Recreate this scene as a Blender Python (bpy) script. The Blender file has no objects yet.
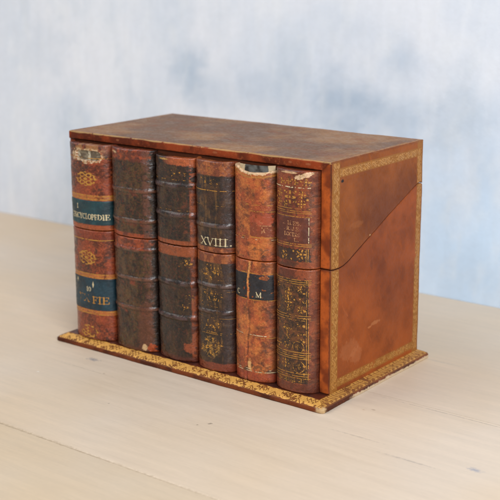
import bpy, math
import numpy as np

sc = bpy.context.scene
COL = sc.collection
rng = np.random.default_rng(7)

# ------------------------------------------------------------------ helpers
def lin(r, g, b):
    c = np.array([r, g, b], float) / 255
    return np.where(c <= .04045, c / 12.92, ((c + .055) / 1.055) ** 2.4)

_perm = rng.permutation(4096)
_val = rng.random(4096)
def _h(i, j, s):
    return _val[_perm[(_perm[(i + s * 131) & 4095] + j) & 4095]]
def vnoise(x, y, s):
    i = np.floor(x).astype(int); j = np.floor(y).astype(int)
    fx = x - i; fy = y - j
    fx = fx * fx * (3 - 2 * fx); fy = fy * fy * (3 - 2 * fy)
    a = _h(i, j, s) * (1 - fx) + _h(i + 1, j, s) * fx
    b = _h(i, j + 1, s) * (1 - fx) + _h(i + 1, j + 1, s) * fx
    return a * (1 - fy) + b * fy
def fbm(x, y, scale, seed, octv=4, sy=None):
    """value noise in 0..1, feature size `scale` mm (sy: size along the second axis)"""
    sy = sy or scale
    t = 0; a = .5; n = 0; f = 1.0
    for k in range(octv):
        t = t + a * vnoise(x / scale * f + 17.3 * k, y / sy * f + 5.1 * k, seed + k * 7)
        n += a; a *= .55; f *= 2.03
    return t / n
def sm(a, b, x):
    t = np.clip((x - a) / (b - a), 0, 1)
    return t * t * (3 - 2 * t)
def mix(a, b, m):
    m = np.asarray(m)[..., None]
    return a * (1 - m) + b * m
def band(z, c, h, soft=.6):
    return sm(h + soft, h, np.abs(z - c))
def fill(X, c):
    return np.broadcast_to(np.asarray(c, float), X.shape + (3,)).copy()

OX, OY, OZ = 150.0, -73.5, 8.3            # local millimetres to metres round the centre of the base
def M3(P):
    P = np.array(P, float)
    return (P + np.array([OX, OY, OZ])) / 1000

def link(name, me, mat, parent=None, label=None):
    o = bpy.data.objects.new(name, me)
    me.materials.append(mat)
    COL.objects.link(o)
    if parent is not None: o.parent = parent
    if label: o['label'] = label
    return o

def mesh_from(name, V, F, mat, parent=None, col=None, rough=None, smooth=True, label=None):
    me = bpy.data.meshes.new(name)
    V = np.ascontiguousarray(V, dtype=np.float32); F = np.ascontiguousarray(F, dtype=np.int32)
    me.vertices.add(len(V)); me.vertices.foreach_set('co', V.ravel())
    k = F.shape[1]
    me.loops.add(F.size); me.loops.foreach_set('vertex_index', F.ravel())
    me.polygons.add(len(F)); me.polygons.foreach_set('loop_start', np.arange(0, F.size, k, dtype=np.int32))
    me.polygons.foreach_set('loop_total', np.full(len(F), k, np.int32))
    me.polygons.foreach_set('use_smooth', np.full(len(F), smooth))
    me.update(calc_edges=True); me.validate()
    if col is not None:
        c = np.ones((len(V), 4), np.float32); c[:, :3] = col.reshape(-1, 3)
        a = me.attributes.new('pigment', 'FLOAT_COLOR', 'POINT'); a.data.foreach_set('color', c.ravel())
    if rough is not None:
        a = me.attributes.new('gloss', 'FLOAT', 'POINT'); a.data.foreach_set('value', np.ascontiguousarray(rough, np.float32).ravel())
    return link(name, me, mat, parent, label)

def grid_faces(ny, nx, flip=False):
    idx = np.arange(ny * nx).reshape(ny, nx)
    f = np.stack([idx[:-1, :-1], idx[:-1, 1:], idx[1:, 1:], idx[1:, :-1]], -1).reshape(-1, 4)
    return f[:, ::-1] if flip else f

def grid_obj(name, P, mat, parent, col=None, rough=None, keep=None, flip=False, label=None):
    """P: (ny,nx,3) in millimetres; keep: per-vertex mask, faces outside it are dropped"""
    ny, nx = P.shape[:2]
    F = grid_faces(ny, nx, flip); V = M3(P).reshape(-1, 3)
    C_ = None if col is None else col.reshape(-1, 3)
    R_ = None if rough is None else rough.reshape(-1)
    if keep is not None:
        k = keep.reshape(-1)
        F = F[k[F].sum(1) >= 3]
        if len(F) == 0: return None
        u, inv = np.unique(F.ravel(), return_inverse=True)
        F = inv.reshape(-1, 4); V = V[u]
        C_ = None if C_ is None else C_[u]; R_ = None if R_ is None else R_[u]
    return mesh_from(name, V, F, mat, parent, C_, R_, True, label)

# ------------------------------------------------------------------ materials
def new_mat(name):
    m = bpy.data.materials.new(name); m.use_nodes = True
    nt = m.node_tree; nt.nodes.clear()
    out = nt.nodes.new('ShaderNodeOutputMaterial'); b = nt.nodes.new('ShaderNodeBsdfPrincipled')
    nt.links.new(b.outputs[0], out.inputs[0])
    return m, nt, b
def nd(nt, t, **kw):
    n = nt.nodes.new(t)
    for k, v in kw.items():
        if k in n.inputs: n.inputs[k].default_value = v
        else: setattr(n, k, v)
    return n
def noise(nt, co, scale, detail=3, rough=.6):
    n = nd(nt, 'ShaderNodeTexNoise', Scale=scale, Detail=detail, Roughness=rough)
    nt.links.new(co, n.inputs['Vector']); return n.outputs['Fac']
def rng_map(nt, fac, lo, hi, a=.3, b=.7):
    n = nd(nt, 'ShaderNodeMapRange'); nt.links.new(fac, n.inputs['Value'])
    n.inputs['From Min'].default_value = a; n.inputs['From Max'].default_value = b
    n.inputs['To Min'].default_value = lo; n.inputs['To Max'].default_value = hi
    return n.outputs[0]
def mul_col(nt, c, f):
    n = nd(nt, 'ShaderNodeVectorMath', operation='SCALE')
    nt.links.new(c, n.inputs[0]); nt.links.new(f, n.inputs['Scale']); return n.outputs[0]
def bump(nt, b, h, strength, dist, prev=None):
    n = nd(nt, 'ShaderNodeBump', Strength=strength, Distance=dist)
    nt.links.new(h, n.inputs['Height'])
    if prev: nt.links.new(prev, n.inputs['Normal'])
    nt.links.new(n.outputs[0], b.inputs['Normal']); return n.outputs[0]

def leather(name, var=.16, grain=.3, crack=.0, spec=.5, coat=0.0):
    m, nt, b = new_mat(name)
    b.inputs['Coat Weight'].default_value = coat; b.inputs['Coat Roughness'].default_value = .26
    co = nd(nt, 'ShaderNodeTexCoord').outputs['Object']
    at = nd(nt, 'ShaderNodeAttribute', attribute_name='pigment').outputs['Color']
    gl = nd(nt, 'ShaderNodeAttribute', attribute_name='gloss').outputs['Fac']
    f1 = noise(nt, co, 1500, 3, .7); f2 = noise(nt, co, 420, 4, .65)
    c = mul_col(nt, at, rng_map(nt, f1, 1 - var, 1 + var)); c = mul_col(nt, c, rng_map(nt, f2, 1 - var, 1 + var))
    nt.links.new(c, b.inputs['Base Color'])
    ra = nd(nt, 'ShaderNodeMath', operation='ADD', use_clamp=True)
    nt.links.new(gl, ra.inputs[0]); nt.links.new(rng_map(nt, f2, -.10, .12), ra.inputs[1])
    nt.links.new(ra.outputs[0], b.inputs['Roughness'])
    b.inputs['Specular IOR Level'].default_value = spec
    p = bump(nt, b, f2, grain, .0012)
    p = bump(nt, b, f1, grain * .9, .0005, p)
    if crack:
        v = nd(nt, 'ShaderNodeTexVoronoi', feature='DISTANCE_TO_EDGE', Scale=520)
        w = nd(nt, 'ShaderNodeVectorMath', operation='MULTIPLY'); w.inputs[1].default_value = (1, 1, .55)
        nt.links.new(co, w.inputs[0]); nt.links.new(w.outputs[0], v.inputs['Vector'])
        bump(nt, b, rng_map(nt, v.outputs['Distance'], 0, 1, 0, .09), crack, .0004, p)
    return m

def gold(name, c, metal=.55, ro=.4, spots=.35):
    m, nt, b = new_mat(name)
    co = nd(nt, 'ShaderNodeTexCoord').outputs['Object']
    f = noise(nt, co, 900, 3, .7); f2 = noise(nt, co, 260, 3, .6)
    rgb = nd(nt, 'ShaderNodeRGB'); rgb.outputs[0].default_value = (*lin(*c), 1)
    k = mul_col(nt, rgb.outputs[0], rng_map(nt, f, 1 - spots, 1 + spots * .5)); k = mul_col(nt, k, rng_map(nt, f2, 1 - spots * .6, 1.1))
    nt.links.new(k, b.inputs['Base Color'])
    b.inputs['Metallic'].default_value = metal
    nt.links.new(rng_map(nt, f2, ro - .1, ro + .15), b.inputs['Roughness'])
    bump(nt, b, f, .3, .0004)
    return m

MAT_SPINE = leather('worn_spine_leather', .15, .26, .18, .45, .35)
MAT_CALF = leather('polished_calf_leather', .07, .16, 0, .16)
MAT_TOP = leather('dull_top_leather', .07, .14, 0, .26)
MAT_LABEL = leather('label_leather', .10, .2, .1)
MAT_PAPER = leather('torn_paper', .08, .35, 0, .2)
GOLD_BRIGHT = gold('bright_gilt', (216, 160, 76), .25, .42, .22)
GOLD_OLD = gold('dull_gilt', (190, 134, 56), .15, .45, .25)
GOLD_SIDE = gold('rubbed_gilt', (176, 120, 50), .15, .42, .3)
GOLD_PALE = gold('pale_gilt', (214, 196, 156), .15, .45, .2)

GOLD_COPPER = gold('worn_rosy_gilt', (190, 136, 92), .15, .45, .2)
# ------------------------------------------------------------------ the box
root = bpy.data.objects.new('book_box', None); COL.objects.link(root)
root['label'] = 'antique brown leather box disguised as six old books, standing on a pale wooden table'
root['category'] = 'book box'

H, D, W = 198.0, 147.0, 300.0
CUT = np.array([(0, 108.6), (6, 107.7), (13, 107.6), (18, 108.0), (22, 109.0), (27, 110.6), (33, 113.2), (60, 125.6), (92, 139.9),
                (126, 154.4), (134, 157.6), (138, 158.9), (141.5, 159.6), (144.5, 159.3), (147, 158.2)])
def cut(y): return np.interp(y, CUT[:, 0], CUT[:, 1])
GAP = .32

def prism(name, prof, x0, x1, mat, parent, c, label=None):
    n = len(prof)
    V = [(x0, y, z) for y, z in prof] + [(x1, y, z) for y, z in prof]
    me = bpy.data.meshes.new(name)
    fs = [tuple(range(n))[::-1], tuple(range(n, 2 * n))] + [(i, (i + 1) % n, n + (i + 1) % n, n + i) for i in range(n)]
    me.from_pydata([tuple(v) for v in M3(V)], [], fs); me.update()
    a = me.attributes.new('pigment', 'FLOAT_COLOR', 'POINT')
    for d in a.data: d.color = (*c, 1)
    a = me.attributes.new('gloss', 'FLOAT', 'POINT')
    for d in a.data: d.value = .5
    return link(name, me, mat, parent, label)

BROWN = lin(150, 76, 36); DARKB = lin(84, 42, 24)
ys = np.linspace(1.2, D - .4, 60)
case = prism('lower_case', [(1.2, 0), (D - .4, 0)] + [(y, cut(y) - GAP) for y in ys[::-1]], -W + .9, -.5, MAT_CALF, root, DARKB)
lid = prism('lid', [(y, cut(y) + GAP) for y in ys] + [(D - .4, H - .5), (1.2, H - .5)], -W + .9, -.5, MAT_CALF, root, DARKB,
            label='slanted lid carrying the upper halves of the books')

def side_paint(Y, Z):
    n1 = fbm(Y, Z, 70, 3, 5); n2 = fbm(Y, Z, 16, 5, 5); n3 = fbm(Y, Z, 2.2, 9, 3)
    c = mix(fill(Y, lin(156, 77, 27)), fill(Y, lin(110, 52, 20)), sm(.27, .78, n1 * .6 + n2 * .4))
    c = mix(c, fill(Y, lin(138, 70, 31)), .5 * sm(60, 20, Y) * sm(.3, .7, n1 + .1))
    c = mix(c, fill(Y, lin(104, 48, 20)), .22 * sm(.40, .80, n2))
    c = mix(c, fill(Y, lin(162, 86, 46)), .22 * sm(.52, .80, n3))
    up = sm(0, 2, Z - cut(Y))
    lid_c = mix(fill(Y, lin(146, 80, 26)), fill(Y, lin(98, 49, 20)), np.clip(sm(.05, .98, .50 * sm(0, 95, Y) * sm(200, 140, Z) + .9 * (n1 - .5) + .5 * (n2 - .5) + .32), 0, 1))
    c = mix(c, lid_c, .85 * up)
    # a diagonal of deeper brown through the middle of the lower panel
    c = mix(c, fill(Y, lin(104, 46, 19)), .34 * sm(44, 2, np.abs((Y - 66) * .55 + (Z - 96) * .75 + 22 * (n1 - .5))) * (1 - up))
    # ochre ground left by the gilt rolls
    gr = np.maximum(sm(13.4, 12.4, Y) * sm(1.4, 2.2, Y), sm(136.6, 137.4, Y))
    gr = np.maximum(gr, np.maximum(sm(183.4, 184.4, Z) * sm(192, 191.2, Z), sm(11, 10.4, Z) * sm(3, 3.6, Z)))
    c = mix(c, fill(Y, lin(148, 98, 42)), .85 * gr * sm(.25, .5, n2 + .1))
    # knocks, scuffs and one black spot
    for y, z, ry, rz, k, col in [(2.8 + 14, 180.5, 2.0, 1.3, 1, (38, 24, 18)), (64, 100, 2.6, 5.5, .5, (98, 50, 30)), (71, 46, 8, 1.8, .5, (180, 116, 74)),
                                 (62, 44, 3, 1, .5, (190, 120, 76)), (31, 32, 13, 9, .3, (176, 108, 70)), (42, 24, 9, 7, .3, (180, 112, 74)), (40, 140, 10, 3, .15, (176, 112, 64)),
                                 (60, 127.0, 1.2, 1.0, .6, (206, 170, 124)), (24, 60, 5, 9, .2, (172, 96, 52)), (110, 120, 7, 3, .3, (120, 60, 34))]:
        d = ((Y - y) / ry) ** 2 + ((Z - z) / rz) ** 2 + 1.6 * (n3 - .5) + 1.2 * (n2 - .5)
        c = mix(c, fill(Y, lin(*col)), k * sm(1.15, .5, d))
    # darker rim where the lid shuts and along the outer edges
    e = np.abs(Z - cut(Y))
    c = mix(c, fill(Y, lin(86, 40, 22)), .5 * sm(1.2, .4, e + 1.2 * (n3 - .5)))
    c = mix(c, fill(Y, lin(112, 58, 30)), .6 * sm(2.4, .3, np.minimum(D - Y, H - Z) + 1.6 * (n3 - .5)))
    g = .44 + .2 * (n2 - .5) + .1 * sm(.5, .7, n3)
    c = c * np.array([.89, .86, .76])
    sc_ = sm(.66, .74, fbm(Y + .6 * Z, (Z - .4 * Y), 3, 143, 3, 16)) * sm(.45, .6, n2)
    c = mix(c, c * 1.35 + .01, .5 * sc_)
    return c, g + .12 * sc_

def side_xyz(y, z, lift=0):
    n = fbm(y, z, 30, 31, 2) - .5
    x = 0.9 * n + .25 * (fbm(y, z, 6, 33, 2) - .5) + lift
    e = np.minimum(np.minimum(D - y, H - z), np.minimum(np.abs(z - cut(y)) - GAP, 99))
    r = .7; q = np.clip(r - e, 0, r)
    return x - (r - np.sqrt(np.maximum(r * r - q * q, 0))) * .9

def side_panel(parent, lo, name, left=False):
    ny, nz = (200, 150) if left else (420, 300)
    y = np.linspace(1.0, D, ny); t = np.linspace(0, 1, nz)
    Y = np.broadcast_to(y, (nz, ny)).copy()
    a, b = (np.full(ny, .0), cut(y) - GAP) if lo else (cut(y) + GAP, np.full(ny, H))
    Z = a + (b - a) * t[:, None]
    X = side_xyz(Y, Z)
    c, g = side_paint(Y, Z)
    if left: X = -W + .15 - X * .4
    return grid_obj(name, np.stack([X, Y, Z], -1), MAT_CALF, parent, c, g, flip=left)
side_panel(case, True, 'side_panel'); side_panel(lid, False, 'side_panel')
side_panel(case, True, 'side_panel', True); side_panel(lid, False, 'side_panel', True)

# gilt rolls ------------------------------------------------------------
def roll_scroll(u, v, L=13.0):
    """leafy scroll; u along in mm, v across 0..1 from the outer edge: True where gold leaf sits"""
    u = u + .5 * np.sin(u * .37)
    t = u / L * 2 * math.pi
    vine = .48 + .2 * np.sin(t)
    d = np.abs(v - vine)
    dark = (d > .13) & (d < .19) & (v > .1)
    ph = (u / L) % 1
    for p0, vc in ((.25, .30), (.75, .68)):
        a = (ph - p0) * L / 9; b_ = v - vc
        dark |= np.hypot(a, b_) < .10
    inner = v > .88 + .09 * np.sin(u * 2 * math.pi / (L * .5))
    dark |= (np.abs(v - .10) < .025)
    return ~dark & ~inner & (v > .02)
def roll_leaf(u, v):
    t = ((u - 4.2 * v + .8 * np.sin(v * 6)) / 6.6) % 1
    dark = (np.abs(t - .5) < .075) | ((np.abs(((t + .5) % 1) - .5) < .055) & (v > .22) & (v < .8))
    dark |= (np.abs(t - .76) < .09) & (np.abs(v - .75) < .10)
    return (~dark & (v > .06) & (v < .94)) | (v < .05)
def roll_palmette(u, v, L=25.0):
    u0 = u; u = u + .5 * np.sin(u * .21) + .8 * (fbm(u0, v * 9, 4, 136, 3) - .5)
    v = v + .16 * (fbm(u0, v * 9, 3, 137, 3) - .5)
    ph = (u / L) % 1
    x = (ph - .25) * L / 9
    y = v
    dark = (np.abs(y - (.50 - np.abs(x) * 1.15)) < .065) & (y > -.05)           # open triangle standing on the rim
    dark |= (np.abs(x) < .05) & (y < .26)
    w = (ph - .75) * L / 9                                                        # tongued leaf hanging from the other
    zig = .50 + .34 * np.abs(((w / .46 + .5) % 1) * 2 - 1)
    dark |= (np.abs(w) < .66) & (np.abs(y - zig) < .065)
    dark |= (np.abs(np.abs(w) - .23) < .07) & (np.abs(y - .34) < .08)
    dark |= np.hypot((ph - .5) * L / 9, y - .2) < .07
    dark |= np.hypot(ph * L / 9, y - .18) < .07
    dark |= (y > .95 + .04 * np.sin(u * .55)) | (y < .03)
    return ~dark
def worn(a, b, s, thr, seed):
    return (.65 * fbm(a, b, s, seed, 4) + .35 * fbm(a, b, s * .2, seed + 3, 2)) > thr

def side_border(parent, lo):
    parts = []
    def strip(y0, y1, z0, z1, vertical, fl=False):
        st = .22
        y = np.arange(y0, y1, st); z = np.arange(z0, z1, st)
        Y, Z = np.meshgrid(y, z)
        if vertical: u, v = Z, (Y - y0) / (y1 - y0)
        else: u, v = Y, (Z - z0) / (z1 - z0)
        k = roll_scroll(u, 1 - v if fl else v, 11.0) & worn(Y, Z, 4, .405, 41)
        k &= (Z < cut(Y) - GAP - .8) if lo else (Z > cut(Y) + GAP + .8)
        parts.append((np.stack([side_xyz(Y, Z, .07), Y, Z], -1), k))
    if lo:
        strip(2.0, 12.6, 3, 110, True); strip(137.2, 145.6, 3, 160, True, True); strip(12.8, 137, 3.4, 10.6, False)
    else:
        strip(2.0, 12.6, 105, 196.6, True); strip(137.2, 145.6, 155, 191, True, True); strip(12.8, 137, 184, 191.4, False, True)
    Vs, Fs, n = [], [], 0
    for P, k in parts:
        F = grid_faces(*P.shape[:2]); kk = k.reshape(-1); F = F[kk[F].sum(1) >= 3]
        u, inv = np.unique(F.ravel(), return_inverse=True)
        Vs.append(M3(P).reshape(-1, 3)[u]); Fs.append(inv.reshape(-1, 4) + n); n += len(u)
    mesh_from('gilt_border', np.concatenate(Vs), np.concatenate(Fs), GOLD_SIDE, parent)
side_border(case, True); side_border(lid, False)

# front stiles and the rail over the books ------------------------------
def stile(parent, x0, x1, z0, z1, name='stile', yf=0.0, round_right=True, seed=60):
    x = np.linspace(x0, x1, 60); z = np.linspace(z0, z1, int((z1 - z0) / .5) + 8)
    X, Z = np.meshgrid(x, z)
    n = fbm(X, Z, 14, seed, 3); n3 = fbm(X, Z, 2, seed + 3, 3)
    r = 1.2
    q = np.clip(r - np.minimum(x1 - X, X - x0), 0, r); e = r - np.sqrt(np.maximum(r * r - q * q, 0))
    qz = np.clip(r - np.minimum(z1 - Z, Z - z0), 0, r); e = np.maximum(e, .8 * (r - np.sqrt(np.maximum(r * r - qz * qz, 0))))
    Y = yf + e + .5 * (n - .5)
    c = mix(fill(X, lin(174, 84, 34)), fill(X, lin(118, 52, 24)), sm(.35, .68, n))
    c = mix(c, fill(X, lin(96, 50, 30)), .25 * sm(.55, .75, n3))
    c = mix(c, fill(X, lin(74, 38, 24)), .8 * sm(1.5, .2, x1 - X + 1.2 * (n3 - .5)))
    c = mix(c, fill(X, lin(70, 36, 22)), .6 * sm(1.6, .3, np.minimum(z1 - Z, Z - z0) + (n3 - .5)))
    return grid_obj(name, np.stack([X, Y, Z], -1), MAT_CALF, parent, c, .44 + .25 * (n3 - .5))
cf = cut(0.)
stile(case, -10, 0, 0, cf - GAP, seed=61); stile(case, -300, -295.2, 0, cf - GAP, seed=65)
stile(lid, -10, 0, cf + GAP, 197.6, seed=69); stile(lid, -300, -295.2, cf + GAP, 190.4, seed=73)
def rail():
    x = np.linspace(-300, -4, 900); z = np.linspace(190.3, H, 40)
    X, Z = np.meshgrid(x, z)
    X = X + (X + 300) / 296 * 4 * (Z - 190.3) / 7.7 * .9 - (X + 300) / 296 * 5 * (1 - (Z - 190.3) / 7.7)
    n = fbm(X, Z, 18, 80, 4); n3 = fbm(X, Z, 2.2, 83, 3)
    r = 1.4; q = np.clip(r - np.minimum(H - Z, Z - 190.3), 0, r); e = r - np.sqrt(np.maximum(r * r - q * q, 0))
    Y = -.6 + e + .7 * (fbm(X, Z, 40, 85, 2) - .5)
    c = mix(fill(X, lin(142, 60, 28)), fill(X, lin(92, 38, 20)), sm(.35, .65, n))
    c = mix(c, fill(X, lin(160, 84, 46)), .4 * sm(.6, .8, n3))
    for xc, w in ((-22, 3), (-40, 2), (-120, 3), (-236, 2)):
        c = mix(c, fill(X, lin(190, 124, 84)), .3 * sm(1.1, .4, ((X - xc) / w) ** 2 + ((Z - 194.6) / 1.1) ** 2 + n3 - .5))
    c = mix(c, fill(X, lin(186, 150, 96)), .7 * sm(1.3, .3, H - Z + 1.6 * (fbm(X, Z * 0, 16, 86, 3) - .5)) * sm(.25, .4, fbm(X, Z, 5, 87, 3)))
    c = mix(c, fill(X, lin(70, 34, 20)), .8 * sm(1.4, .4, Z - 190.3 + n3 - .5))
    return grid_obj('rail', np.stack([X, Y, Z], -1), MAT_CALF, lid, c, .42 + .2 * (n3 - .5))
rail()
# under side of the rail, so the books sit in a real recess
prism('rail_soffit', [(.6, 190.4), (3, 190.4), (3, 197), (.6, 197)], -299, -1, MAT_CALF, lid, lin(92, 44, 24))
# top leather
def top_xyz(X, Y, lift=0):
    r = 1.2; e = np.minimum(np.minimum(Y + .4, D - Y), np.minimum(X + 300, -X))
    q = np.clip(r - e, 0, r)
    Z = H - .9 * (r - np.sqrt(np.maximum(r * r - q * q, 0))) + .9 * (fbm(X, Y, 60, 90, 2) - .5) + .25 * (fbm(X, Y, 12, 92, 3) - .5)
    return np.stack([X, Y, Z + lift], -1)
def top_panel():
    X, Y = np.meshgrid(np.linspace(-300, 0, 620), np.linspace(-.4, D, 300))
    n = fbm(X, Y, 55, 94, 4); n2 = fbm(X, Y, 12, 96, 4, 8); n3 = fbm(X, Y, 2.5, 99, 3)
    c = mix(fill(X, lin(142, 98, 52)), fill(X, lin(106, 70, 38)), sm(.35, .65, n))
    c = mix(c, fill(X, lin(132, 78, 50)), .5 * sm(.52, .75, n2))
    c = mix(c, fill(X, lin(84, 56, 44)), .35 * sm(.55, .78, n3))
    e = np.minimum(np.minimum(Y, D - Y), np.minimum(X + 300, -X))
    c = mix(c, fill(X, lin(122, 62, 34)), .55 * sm(6, 1, e + 5 * (n2 - .5)))
    c = mix(c, fill(X, lin(190, 140, 84)), .6 * sm(1.6, .4, e + 1.6 * (n3 - .5)))
    for x, y, a, b_, k in ((-120, 60, 30, 1.0, .4), (-200, 90, 20, 1.2, .35), (-70, 40, 14, .8, .4), (-240, 30, 10, 1.5, .4), (-160, 110, 26, .9, .3)):
        d = ((X - x) / a) ** 2 + ((Y - y - (X - x) * .12) / b_) ** 2
        c = mix(c, fill(X, lin(140, 102, 80)), k * sm(1.2, .3, d + n3 - .5))
    return grid_obj('top_panel', top_xyz(X, Y), MAT_TOP, lid, c, .46 + .22 * (n2 - .5) + .1 * (n3 - .5))
top_panel()
def top_line():
    X, Y = np.meshgrid(np.arange(-299.4, -.6, .3), np.arange(.2, D - .6, .3))
    e = np.minimum(np.minimum(Y + .4, D - Y), np.minimum(X + 300, -X))
    k = (np.abs(e - 2.6) < .55) & worn(X, Y, 9, .47, 101)
    grid_obj('gilt_fillet', top_xyz(X, Y, .06), GOLD_OLD, lid, keep=k)
top_line()
# loose flake of leather standing up on the back left edge, another by the left front corner
def flake(x, y, z, s):
    t = np.linspace(0, 1, 8); u = np.linspace(-1, 1, 6)
    U, T = np.meshgrid(u, t)
    P = np.stack([x + s * U * (1 - .6 * T), y + .3 * s * T, z + s * 1.6 * T - .3 * T * T], -1)
    c = fill(U, lin(110, 62, 36))
    return grid_obj('leather_flake', P, MAT_CALF, lid, c, np.full(U.shape, .6))
flake(-284, 92, 197.4, .9)

# plinth ------------------------------------------------------------------
def plinth():
    ms, mf, mb = 8.6, 21.6, 9.0
    prof = [(0, 0, 0), (1, 0, 0)]
    # cross-section going outward: (fraction of bevel, z)
    sec = [(0, 0), (.06, -.05), (.35, -1.2), (.7, -2.7), (.88, -3.7), (.97, -4.6), (1.0, -5.6), (1.0, -7.0), (.985, -7.8), (.95, -8.25)]
    bw = 9.0
    def ring(fr, z):
        o = (1 - fr) * bw
        x0, x1, y0, y1 = -W - ms + o, ms - o, -mf + o, D + mb - o
        pts = []
        N1, N2 = 400, 240
        r = 1.4
        for i in range(N1): pts.append((x0 + (x1 - x0) * i / N1, y0, z))
        for i in range(N2): pts.append((x1, y0 + (y1 - y0) * i / N2, z))
        for i in range(N1): pts.append((x1 - (x1 - x0) * i / N1, y1, z))
        for i in range(N2): pts.append((x0, y1 - (y1 - y0) * i / N2, z))
        a = np.array(pts); r = 3.0 - 1.0 * (1 - fr)
        for cx, sx in ((x0 + r, -1), (x1 - r, 1)):
            for cy, sy in ((y0 + r, -1), (y1 - r, 1)):
                dx, dy = (a[:, 0] - cx) * sx, (a[:, 1] - cy) * sy
                k = (dx > 0) & (dy > 0); L_ = np.hypot(dx, dy)
                q = np.where(k, r / np.maximum(L_, 1e-6), 1); q = np.minimum(q, 1)
                a[:, 0] = np.where(k, cx + sx * dx * q, a[:, 0]); a[:, 1] = np.where(k, cy + sy * dy * q, a[:, 1])
        return a
    rings = []
    fine = []
    for (a, za), (b_, zb) in zip(sec[:-1], sec[1:]):
        for k in range(3): fine.append((a + (b_ - a) * k / 3, za + (zb - za) * k / 3))
    fine.append(sec[-1])
    P = np.array([ring(f, z) for f, z in fine])
    P = np.concatenate([P, P[:, :1]], 1)
    s = np.broadcast_to(np.cumsum(np.r_[0, np.linalg.norm(np.diff(P[-1], axis=0), axis=1)]), P.shape[:2])
    vv = np.broadcast_to(np.linspace(0, 20, len(P))[:, None], P.shape[:2])
    n = fbm(s, vv, 16, 110, 4); n3 = fbm(s, vv, 2, 113, 3)
    fr = np.array([f for f, z in fine])[:, None] + 0 * n; zz = np.array([z for f, z in fine])[:, None] + 0 * n
    # chipped outer edge
    chip = sm(.56, .66, fbm(s, vv * 0, 9, 117, 3))
    ew = sm(.9, 1.0, fr) * (.5 * (n3 - .5) + 1.3 * (fbm(s, vv * 0, 17, 119, 3) - .5))
    P[..., 2] += .25 * (n - .5) * sm(-7.5, -6, zz); P[..., 0] += ew * (np.abs(P[..., 0] + W / 2) > W / 2 + 5); P[..., 1] += ew * (np.abs(P[..., 1] - D / 2) > D / 2 + 5)
    c = mix(fill(n, lin(112, 54, 26)), fill(n, lin(74, 34, 18)), sm(.35, .65, n))
    c = mix(c, fill(n, lin(132, 82, 38)), .6 * sm(.98, .9, fr))
    right = (P[..., 0] > ms - 2.2)
    edge = sm(-5.0, -6.0, zz + 1.8 * (n3 - .5) + 1.6 * (n - .5))
    bare = .85 * sm(.30, .56, fbm(s, vv * .2, 10, 121, 3) * .35 + .5 * sm(-2, 46, P[..., 1] + 14 * (fbm(s, vv * .3, 6, 127, 3) - .5))) * right * 1.0
    c = mix(c, fill(n, lin(206, 182, 148)), np.clip(edge * bare, 0, 1))
    cor = np.hypot(P[..., 0] - ms, P[..., 1] + mf)
    c = mix(c, fill(n, lin(198, 166, 122)), .9 * sm(7.5, 3.0, cor + 6 * (n3 - .5) + 4 * (n - .5)) * sm(-2.6, -4.2, zz + 1.5 * (n3 - .5)))
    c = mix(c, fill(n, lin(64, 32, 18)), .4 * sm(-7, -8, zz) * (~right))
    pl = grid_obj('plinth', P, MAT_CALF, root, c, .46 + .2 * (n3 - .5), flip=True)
    # top of the plinth
    X, Y = np.meshgrid(np.linspace(-W - ms + bw, ms - bw, 700), np.linspace(-mf + bw, D + mb - bw, 120))
    n = fbm(X, Y, 12, 130, 4)
    c = mix(fill(X, lin(88, 42, 28)), fill(X, lin(56, 28, 23)), sm(.35, .65, n))
    grid_obj('plinth_top', np.stack([X, Y, 0 * X - .02], -1), MAT_CALF, pl, c, .4 + .2 * (n - .5))
    # gilt palmette roll on the bevel, front and right
    def bev(f): return np.interp(f, [a for a, _ in sec], [z for _, z in sec])
    Vs, Fs, m0 = [], [], 0
    for side in ('front', 'right'):
        v = np.linspace(0, 1, 44)
        f = .03 + .90 * v; z = bev(f) + .09
        if side == 'front':
            u = np.arange(-W - ms + 3, ms - 1.5, .22); U, V = np.meshgrid(u, v)
            o = (1 - (.03 + .90 * V)) * bw
            P = np.stack([U, -mf + o, bev(.03 + .90 * V) + .10 + .3 * (fbm(U, V * 9, 16, 110, 2) - .5) * 0], -1)
            k = roll_palmette(U, 1 - V) & (U < ms - o) & (U > -W - ms + o + 1) & worn(U, V * 9, 4, .385, 131)
        else:
            u = np.arange(-mf + .8, D + mb - 2, .22); U, V = np.meshgrid(u, v)
            o = (1 - (.03 + .90 * V)) * bw
            P = np.stack([ms - o, U, bev(.03 + .90 * V) + .10], -1)
            k = roll_leaf(U, V) & (U > -mf + o) & (U < D + mb - o - .3) & worn(U, V * 9, 4, .40, 135)
            k &= (bw - o > 0)
        F = grid_faces(*P.shape[:2], flip=True); kk = k.reshape(-1); F = F[kk[F].sum(1) >= 3]
        uq, inv = np.unique(F.ravel(), return_inverse=True)
        mesh_from('gilt_border', M3(P).reshape(-1, 3)[uq], inv.reshape(-1, 4), GOLD_BRIGHT if side == 'front' else GOLD_OLD, pl)  # front gilt coloured brighter than the right, as the better lit face
plinth()

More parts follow.
